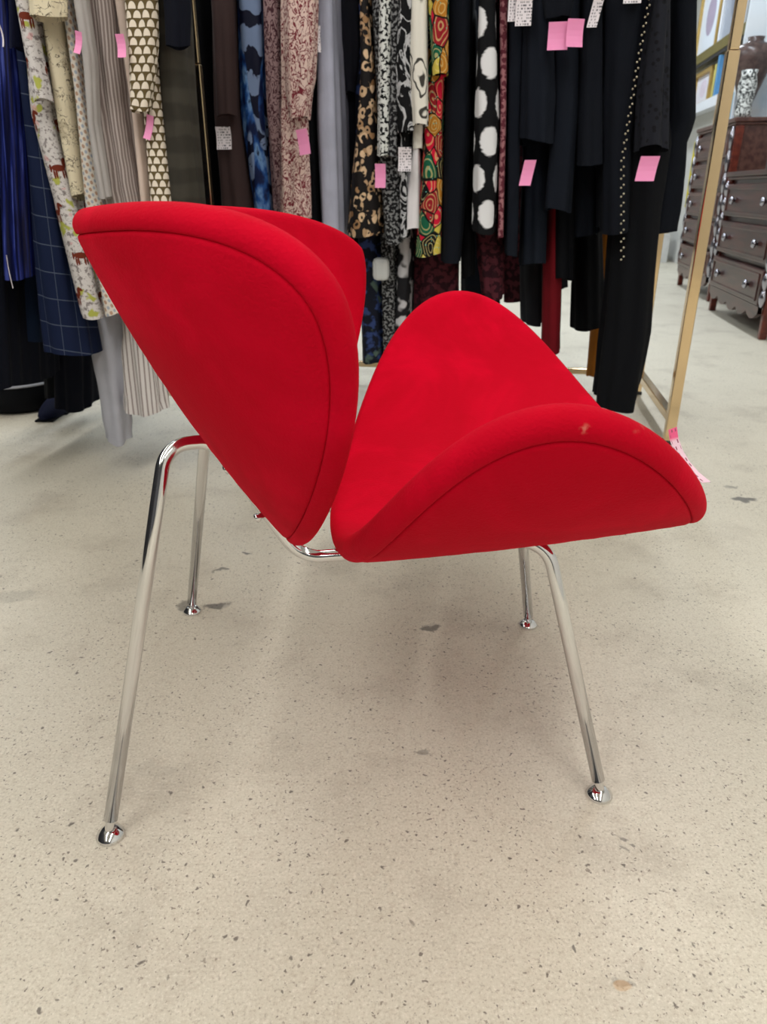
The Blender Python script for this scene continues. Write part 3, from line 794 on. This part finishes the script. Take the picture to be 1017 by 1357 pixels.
garment('coat', 'added hidden navy light-blocking coat behind the white pinstriped skirt', 'coat', [(300, 158, 214), (470, 162, 218)], 2.30, .14, 'navy2', fold=.008)  # second hidden coat, put in to darken the floor under the left clothes
garment('coat', 'long black coat at far left behind satin dress', 'coat', [(300, -40, 26), (512, -30, 34)], 2.13, .2, 'black3', fold=.008)

# ---------------------------------------------------------------- rails
def square_bar(name, a, b, w, root, mat):
    a, b = Vector(a), Vector(b); d = (b - a); L_ = d.length
    bm = bmesh.new(); box(bm, (0, 0, L_ / 2), (w, w, L_))
    q = Vector((0, 0, 1)).rotation_difference(d.normalized()).to_matrix().to_4x4()
    if abs(d.normalized().z) < .5: pass
    bmesh.ops.transform(bm, matrix=Matrix.Translation(a) @ q, verts=bm.verts[:])
    return bm_obj(name, bm, mat, root, bevel=.003)
xr, zr = onrow(905, 470, 2.52); xl, _ = onrow(266, 130, 2.52); xf = xr
rack = thing('clothes_rack', 'chrome two rail clothes rack behind the red chair', 'rack', G((xl + xr) / 2, 2.93, 0), RA)
def RL(x, y, z): return (x - (xl + xr) / 2, y - 2.93, z)
for x in (xl, xr):
    for y in (2.52, 3.20):
        w = .034 if x > 0 else .022
        square_bar('upright', RL(x, y, .012), RL(x, y, 1.16), w, rack, M_rack)
        square_bar('extension', RL(x, y, 1.161), RL(x, y, ZA + .02), w - .006, rack, M_rack)
        bm = bmesh.new(); box(bm, RL(x, y, .007), (w + .006, w + .006, .014)); bm_obj('foot_cap', bm, M_dark, rack, bevel=.003)
    square_bar('base_rail', RL(x, 2.54, .09), RL(x, 3.18, .09), .03, rack, M_rack)
square_bar('base_rail', RL(xl + .02, 3.20, .09), RL(xr - .02, 3.20, .09), .024, rack, M_rack)
for y in (2.52, 3.20):
    V, F = tube_mesh([RL(xl, y, ZA), RL(xr, y, ZA)], .0125)
    mesh_obj('rail', V, F, M_rack, rack)
railb = thing('clothes_rail', 'chrome rail hung from the ceiling carrying the left clothes', 'rail', G(-1.3, YB + .17, ZB), RA)
V, F = tube_mesh([(-1.2, 0, 0), (.62, 0, 0)], .0125); mesh_obj('rail', V, F, M_rack, railb)
for x in (-1.1, .5):
    V, F = tube_mesh([(x, 0, 0), (x, 0, 3.40 - ZB)], .008); mesh_obj('drop_rod', V, F, M_rack, railb)

# ---------------------------------------------------------------- things under and beyond the racks
bagp = floorpt(22, 548)
o = thing('storage_basket', 'black oval basket with pale rim band under left clothes', 'basket', bagp + Vector((-.03, .12, 0)))
V, F = lathe([(.0, 0), (.13, 0), (.16, .02), (.175, .10), (.18, .16), (.165, .16), (.15, .03), (0, .03)], 32); mesh_obj('body', V, F, M['black3'], o)
V, F = tube_mesh([(.178 * math.cos(a), .178 * math.sin(a), .115) for a in np.linspace(0, 2 * math.pi, 40)], .005, 8, False); mesh_obj('rim_band', V, F, M['greypants'], o)
for px, py, lab in ((74, 549, 'navy leather shoe on the floor under the left clothes'), (92, 540, 'black leather shoe farther under the left clothes')):
    p = floorpt(px, py)
    bm = bmesh.new(); bmesh.ops.create_uvsphere(bm, u_segments=20, v_segments=12, radius=1)
    for v in bm.verts:
        z = v.co.z; k = 1 - .35 * max(0, v.co.y)
        v.co = Vector((v.co.x * .042 * k, v.co.y * .12, max(-.02, z * .05 * (1 - .4 * max(0, -v.co.y))) + .02))
    so = thing('shoe', lab, 'shoe', p)
    bm_obj('upper', bm, M['navy' if px == 74 else 'black3'], so, smooth=True)
    bm = bmesh.new(); box(bm, (0, 0, .004), (.07, .22, .008)); bm_obj('sole', bm, M['black3'], so, bevel=.003)
bm = bmesh.new(); p = floorpt(222, 540); box(bm, (0, 0, .06), (.26, .2, .12))
o = bm_obj('storage_box', bm, M['white'], None, bevel=.006); o.location = G(-.72, 2.62, 0); o.rotation_euler.z = RA
tagp(o, 'white box on the floor behind the red chair back', 'box')

# ---------------------------------------------------------------- furniture along the right
def wood(name, c1, c2, rough=.3):
    s = Sh(name, uv=False)
    n = s.noise(3, 4, vec=s.vec(s.u * 9, s.v * 1.2, s.w * 9))
    return s.out(s.mix(n.step(.35, .65), c1, c2), rough, bump=n, bs=.05, bd=.003, Coat_Weight=.25, Coat_Roughness=.3, Specular_IOR_Level=.3)
M_wood = wood('dark_varnished_walnut', hx(50, 26, 24), hx(74, 38, 33), .3)
M_wood2 = wood('greyed_walnut', hx(72, 46, 42), hx(96, 66, 58), .3)
M_mahog = wood('mahogany', hx(36, 13, 16), hx(46, 17, 19), .3)
M_legw = wood('red_brown_leg', hx(84, 34, 26), hx(110, 48, 34), .35)
s = Sh('pewter', uv=False); M_knob = s.out(hx(170, 170, 180), .18, .95)
def dresser(name, label, x, y0, y1, H, D, rows, mat, skirt=.17):
    """front looks towards -x of the grid; origin at the middle of its foot line"""
    L_ = y1 - y0
    r = thing(name, label, 'dresser', G(x + D / 2, (y0 + y1) / 2, 0), RA)
    X0 = -D / 2
    bm = bmesh.new(); box(bm, (.012, 0, (skirt + H - .03) / 2 + .0), (D - .024, L_ - .02, H - .03 - skirt)); bm_obj('body', bm, mat, r, bevel=.004)
    bm = bmesh.new(); box(bm, (0, 0, H - .015), (D + .03, L_ + .03, .03)); box(bm, (0, 0, H - .04), (D + .012, L_ + .012, .018)); bm_obj('top', bm, mat, r, bevel=.006)
    hh = (H - .06 - skirt) / rows
    for i in range(rows):
        zc = skirt + hh * (i + .5); zh = hh * .86; bow = .018 * (rows - i) / rows
        bm = bmesh.new(); box(bm, (X0 + .006 - bow / 2, 0, zc), (.02 + bow, L_ - .10, zh))
        dr = bm_obj('drawer', bm, mat, r, bevel=.008)
        xf = X0 - .004 - bow
        bm = bmesh.new()
        for sg in (-1, 1):
            box(bm, (xf, 0, zc + sg * zh * .36), (.012, L_ - .20, .012)); box(bm, (xf, sg * (L_ / 2 - .10), zc), (.012, .012, zh * .72))
        bm_obj('moulding', bm, mat, dr, bevel=.003)
        for sg in (-1, 1):
            V, F = lathe([(0, 0), (.012, 0), (.010, .012), (.024, .020), (.026, .030), (.018, .038), (0, .04)], 16)
            Rm = Matrix.Translation((xf + .006, sg * L_ * .27, zc)) @ Matrix.Rotation(-math.pi / 2, 4, 'Y')
            mesh_obj('knob', [Rm @ v for v in V], F, M_knob, dr)
    # scalloped apron
    n = 60; V = []; F = []
    for j in range(n + 1):
        y = (j / n - .5) * (L_ - .10); zb = skirt - .03 - .035 * abs(math.sin(j / n * math.pi * 5)) - .02 * (1 - abs(2 * j / n - 1))
        for xx in (X0 - .012, X0 + .012): V += [(xx, y, skirt + .012), (xx, y, zb)]
    for j in range(n):
        a = 4 * j
        F += [(a, a + 4, a + 5, a + 1), (a + 2, a + 3, a + 7, a + 6), (a + 1, a + 5, a + 7, a + 3), (a, a + 2, a + 6, a + 4)]
    mesh_obj('apron', V, F, mat, r, smooth=False)
    for sx in (-1, 1):
        for sy in (-1, 1):
            bm = bmesh.new(); rr = bmesh.ops.create_cube(bm, size=1)
            for v in rr['verts']:
                k = 1.0 if v.co.z > 0 else .7
                v.co = Vector((v.co.x * .06 * k, v.co.y * .06 * k, (v.co.z + .5) * (H - .05)))
                v.co += Vector((sx * (D / 2 - .035), sy * (L_ / 2 - .028), 0))
            bm_obj('leg', bm, M_legw, r, bevel=.006)
    # turned beading on the corner posts
    for sy in (-1, 1):
        prof = [(0, skirt + .01)] + [(.008 + .013 * abs(math.sin(math.pi * 7 * k / 84)), skirt + .012 + k * (H - skirt - .07) / 84) for k in range(85)] + [(0, H - .055)]
        V, F = lathe(prof, 12)
        mesh_obj('beading', [v + Vector((X0 - .004, sy * (L_ / 2 - .03), 0)) for v in V], F, M_knob, r)
    return r
ya, _ = onx(1003, 452, 1.5); yb = 5.78
dresser('dresser', 'dark walnut dresser with scalloped apron nearest on the right', 1.50, 4.58, 5.78, .915, .50, 3, M_wood)
dresser('chest_of_drawers', 'taller greyed walnut chest beyond the nearer dresser', 1.60, 6.22, 7.36, 1.28, .44, 5, M_wood2)['category'] = 'chest'
bx = thing('cabinet', 'dark mahogany box cabinet standing on the nearer dresser', 'cabinet', G(1.82, 5.18, .915), RA)
bm = bmesh.new(); box(bm, (0, 0, .15), (.34, .72, .29)); bm_obj('body', bm, M_mahog, bx, bevel=.006)
bm = bmesh.new(); box(bm, (0, 0, .30), (.38, .76, .022)); bm_obj('lid', bm, M_mahog, bx, bevel=.008)
bm = bmesh.new(); box(bm, (-.172, 0, .15), (.012, .58, .2)); bm_obj('front_panel', bm, M_mahog, bx, bevel=.005)
# urn and patterned vase on the chest
y, z = onx(984, 150, 1.83)
V, F = lathe([(0, 0), (.06, 0), (.062, .02), (.035, .05), (.05, .12), (.10, .26), (.135, .36), (.14, .42), (.115, .46), (.06, .475), (.05, .49), (.055, .51), (.04, .51), (0, .50)], 36)
V = [v * 1.05 for v in V]
o = mesh_obj('urn', V, F, wood('brown_glazed_urn', hx(70, 56, 54), hx(94, 76, 72), .25)); o.location = G(1.72, 6.54, 1.28); tagp(o, 'dark brown shouldered urn standing on the taller chest', 'urn')
V, F = lathe([(0, 0), (.05, 0), (.06, .03), (.05, .1), (.065, .2), (.05, .27), (.055, .3), (0, .3)], 24)
s = Sh('black_white_glaze', uv=False)
o = mesh_obj('vase', V, F, s.out(s.mix(((s.noise(22, 2, dist=1.5) - .5).abs()).step(.07, .04), hx(225, 228, 226), hx(40, 44, 46)), .3)); o.location = G(1.655, 6.31, 1.28)
tagp(o, 'white vase with dark squiggles in front of the urn', 'vase')
# wall shelf with frames
M_white = plain('white_paint', hx(222, 226, 232), .6, uv=False, var=.03)
M_gold = plain('gold_frame', hx(196, 164, 96), .4, uv=False, Metallic=.5); M_olive = plain('olive_board', hx(108, 98, 52), .5, uv=False)
for nm_, zz_, lab in (('wall_shelf', 2.07, 'olive edged picture ledge high on the right wall'), ('wall_shelf', 1.60, 'lower pale picture ledge above the taller chest')):
    sh = thing(nm_, lab, 'shelf', G(1.985, 9.2, zz_), RA)
    bm = bmesh.new(); box(bm, (0, 0, -.02), (.165, 3.2, .04)); bm_obj('board', bm, M_olive if zz_ > 2 else M_white, sh, bevel=.003)
    bm = bmesh.new(); box(bm, (-.085, 0, -.02), (.012, 3.2, .09)); bm_obj('front_edge', bm, M_olive if zz_ > 2 else M_white, sh, bevel=.002)
    if zz_ > 2:
        bm = bmesh.new(); box(bm, (-.08, 0, -.08), (.012, 3.2, .03)); bm_obj('under_strip', bm, M_dark, sh, bevel=.002)
def pic(label, y0, y1, z0, z1, Xp, fm, base, spot):
    r = thing('picture_frame', label, 'picture', G(Xp, (y0 + y1) / 2, z0), RA)
    w, h = y1 - y0, z1 - z0; b = .045
    bm = bmesh.new()
    for sg in (-1, 1):
        box(bm, (0, sg * (w / 2 - b / 2), h / 2), (.05, b, h)); box(bm, (0, 0, h / 2 + sg * (h / 2 - b / 2)), (.05, w - 2 * b, b))
    bm_obj('frame', bm, fm, r, bevel=.006)
    s = Sh('print_' + label[:12].replace(' ', '_'), uv=False)
    q = ((s.v / (w * .2)).pow(2.0) + ((s.w - h / 2) / (h * .24)).pow(2.0))
    m_ = s.out(s.mix(q.step(1.1, .95), base, s.mix(s.noise(9, 3), spot, tuple(min(1, c * 1.6) for c in spot))), .35)
    bm = bmesh.new(); box(bm, (.01, 0, h / 2), (.015, w - 2 * b, h - 2 * b)); bm_obj('print', bm, m_, r)
    return r
def picpx(label, pl, pr_, py, Xp, z0, h, *a):
    y1, _ = onx(pl, py, Xp); y0, _ = onx(pr_, py, Xp); pic(label, y0, y1, z0, z0 + h, Xp, *a)
picpx('gold framed picture with pale mount on the high ledge', 929, 955, 30, 1.96, 2.072, .75, M_gold, hx(222, 230, 240), hx(150, 140, 160))
picpx('white framed grey picture at near end of the high ledge', 958, 985, 30, 1.96, 2.072, .72, M_white, hx(150, 156, 168), hx(110, 116, 130))
picpx('gold edged white picture on the lower ledge', 922, 942, 120, 1.96, 1.602, .34, M_gold, hx(226, 226, 238), hx(196, 186, 200))
picpx('pale framed picture near end of the lower ledge', 957, 975, 90, 1.96, 1.602, .36, M_white, hx(210, 220, 230), hx(160, 170, 186))
for y_, c, h, lab in ((8.36, 'blue', .36, 'tall blue book standing on the lower picture ledge'), (8.45, 'yel', .30, 'yellow book beside the tall blue one on the ledge')):
    bk = thing('book', lab, 'book', G(1.975, y_, 1.602), RA)
    cc = hx(90, 150, 200) if c == 'blue' else hx(206, 196, 110)
    mm = plain('cover_' + c, cc, .5, uv=False)
    bm = bmesh.new()
    box(bm, (0, -.028, h / 2), (.15, .004, h)); box(bm, (0, .028, h / 2), (.15, .004, h)); box(bm, (-.073, 0, h / 2), (.004, .054, h)); bm_obj('cover', bm, mm, bk)
    bm = bmesh.new(); box(bm, (.002, 0, h / 2), (.14, .05, h - .01)); bm_obj('pages', bm, M_white, bk)
o = thing('box', 'pale blue box with wooden side on the taller chest', 'box', G(1.72, 6.95, 1.283), RA)
bm = bmesh.new(); box(bm, (0, 0, .11), (.16, .2, .22)); bm_obj('body', bm, plain('pale_blue_card', hx(170, 206, 220), .5, uv=False), o, bevel=.004)
bm = bmesh.new(); box(bm, (0, .107, .115), (.17, .012, .23)); bm_obj('wooden_side', bm, wood('pale_pine', hx(176, 140, 96), hx(196, 160, 112), .5), o, bevel=.003)
# large pale painting on the right wall
s = Sh('pale_blue_painting', uv=False)
n1 = s.noise(1.6, 4, vec=s.vec(s.u, s.v * 1.5, s.w * .5), dist=1.0); n2 = s.noise(1.2, 3, vec=s.vec(s.v, s.w, 3.))
c = s.mix(n1.step(.4, .65), hx(224, 232, 240), hx(160, 198, 226)); c = s.mix(n2.step(.58, .7) * .6, c, hx(226, 200, 170))
bm = bmesh.new(); box(bm, (0, 0, .55), (.36, .035, 1.1)); o = bm_obj('canvas', bm, s.out(c, .6), None, bevel=.004)
o.location = G(1.86, 6.72, 1.28); o.rotation_euler.z = RA; o.name = 'painting'
tagp(o, 'pale blue and white abstract painting standing behind the dark urn', 'painting')
# yellow cloth and white carton at the far end of the aisle
SEED[0] += 1
yc_ = thing('towel', 'yellow cloth hanging at the far end of the taller chest', 'towel', G(1.64, 7.375, .0), RA)
bm = bmesh.new()
for k in range(9):
    box(bm, (.006 * (k % 2), .03 + k * .024, .93), (.02, .0255, .54))
bm_obj('cloth', bm, plain('yellow_cotton', hx(214, 200, 50), .9, uv=False), yc_, bevel=.006)
o = thing('carton', 'white carton on floor at far end of aisle', 'carton', G(1.72, 9.9, 0), RA)
bm = bmesh.new(); box(bm, (0, 0, .16), (.5, .4, .32)); bm_obj('body', bm, plain('white_card', hx(206, 206, 204), .8, uv=False), o, bevel=.004)
bm = bmesh.new(); box(bm, (0, 0, .322), (.505, .05, .004)); bm_obj('tape', bm, M_gold, o)
# ceiling fixtures above the lamps
M_fix = plain('white_enamel', hx(230, 230, 230), .5, uv=False)
for i, (lx, ly) in enumerate(LIGHTS):
    o = thing('ceiling_light', 'long white ceiling light fitting above the shop floor', 'light', G(lx, ly, 3.30), RA, 'rows of ceiling lights')
    bm = bmesh.new(); box(bm, (0, 0, .05), (.32, 2.4, .10)); bm_obj('housing', bm, M_fix, o, bevel=.005)
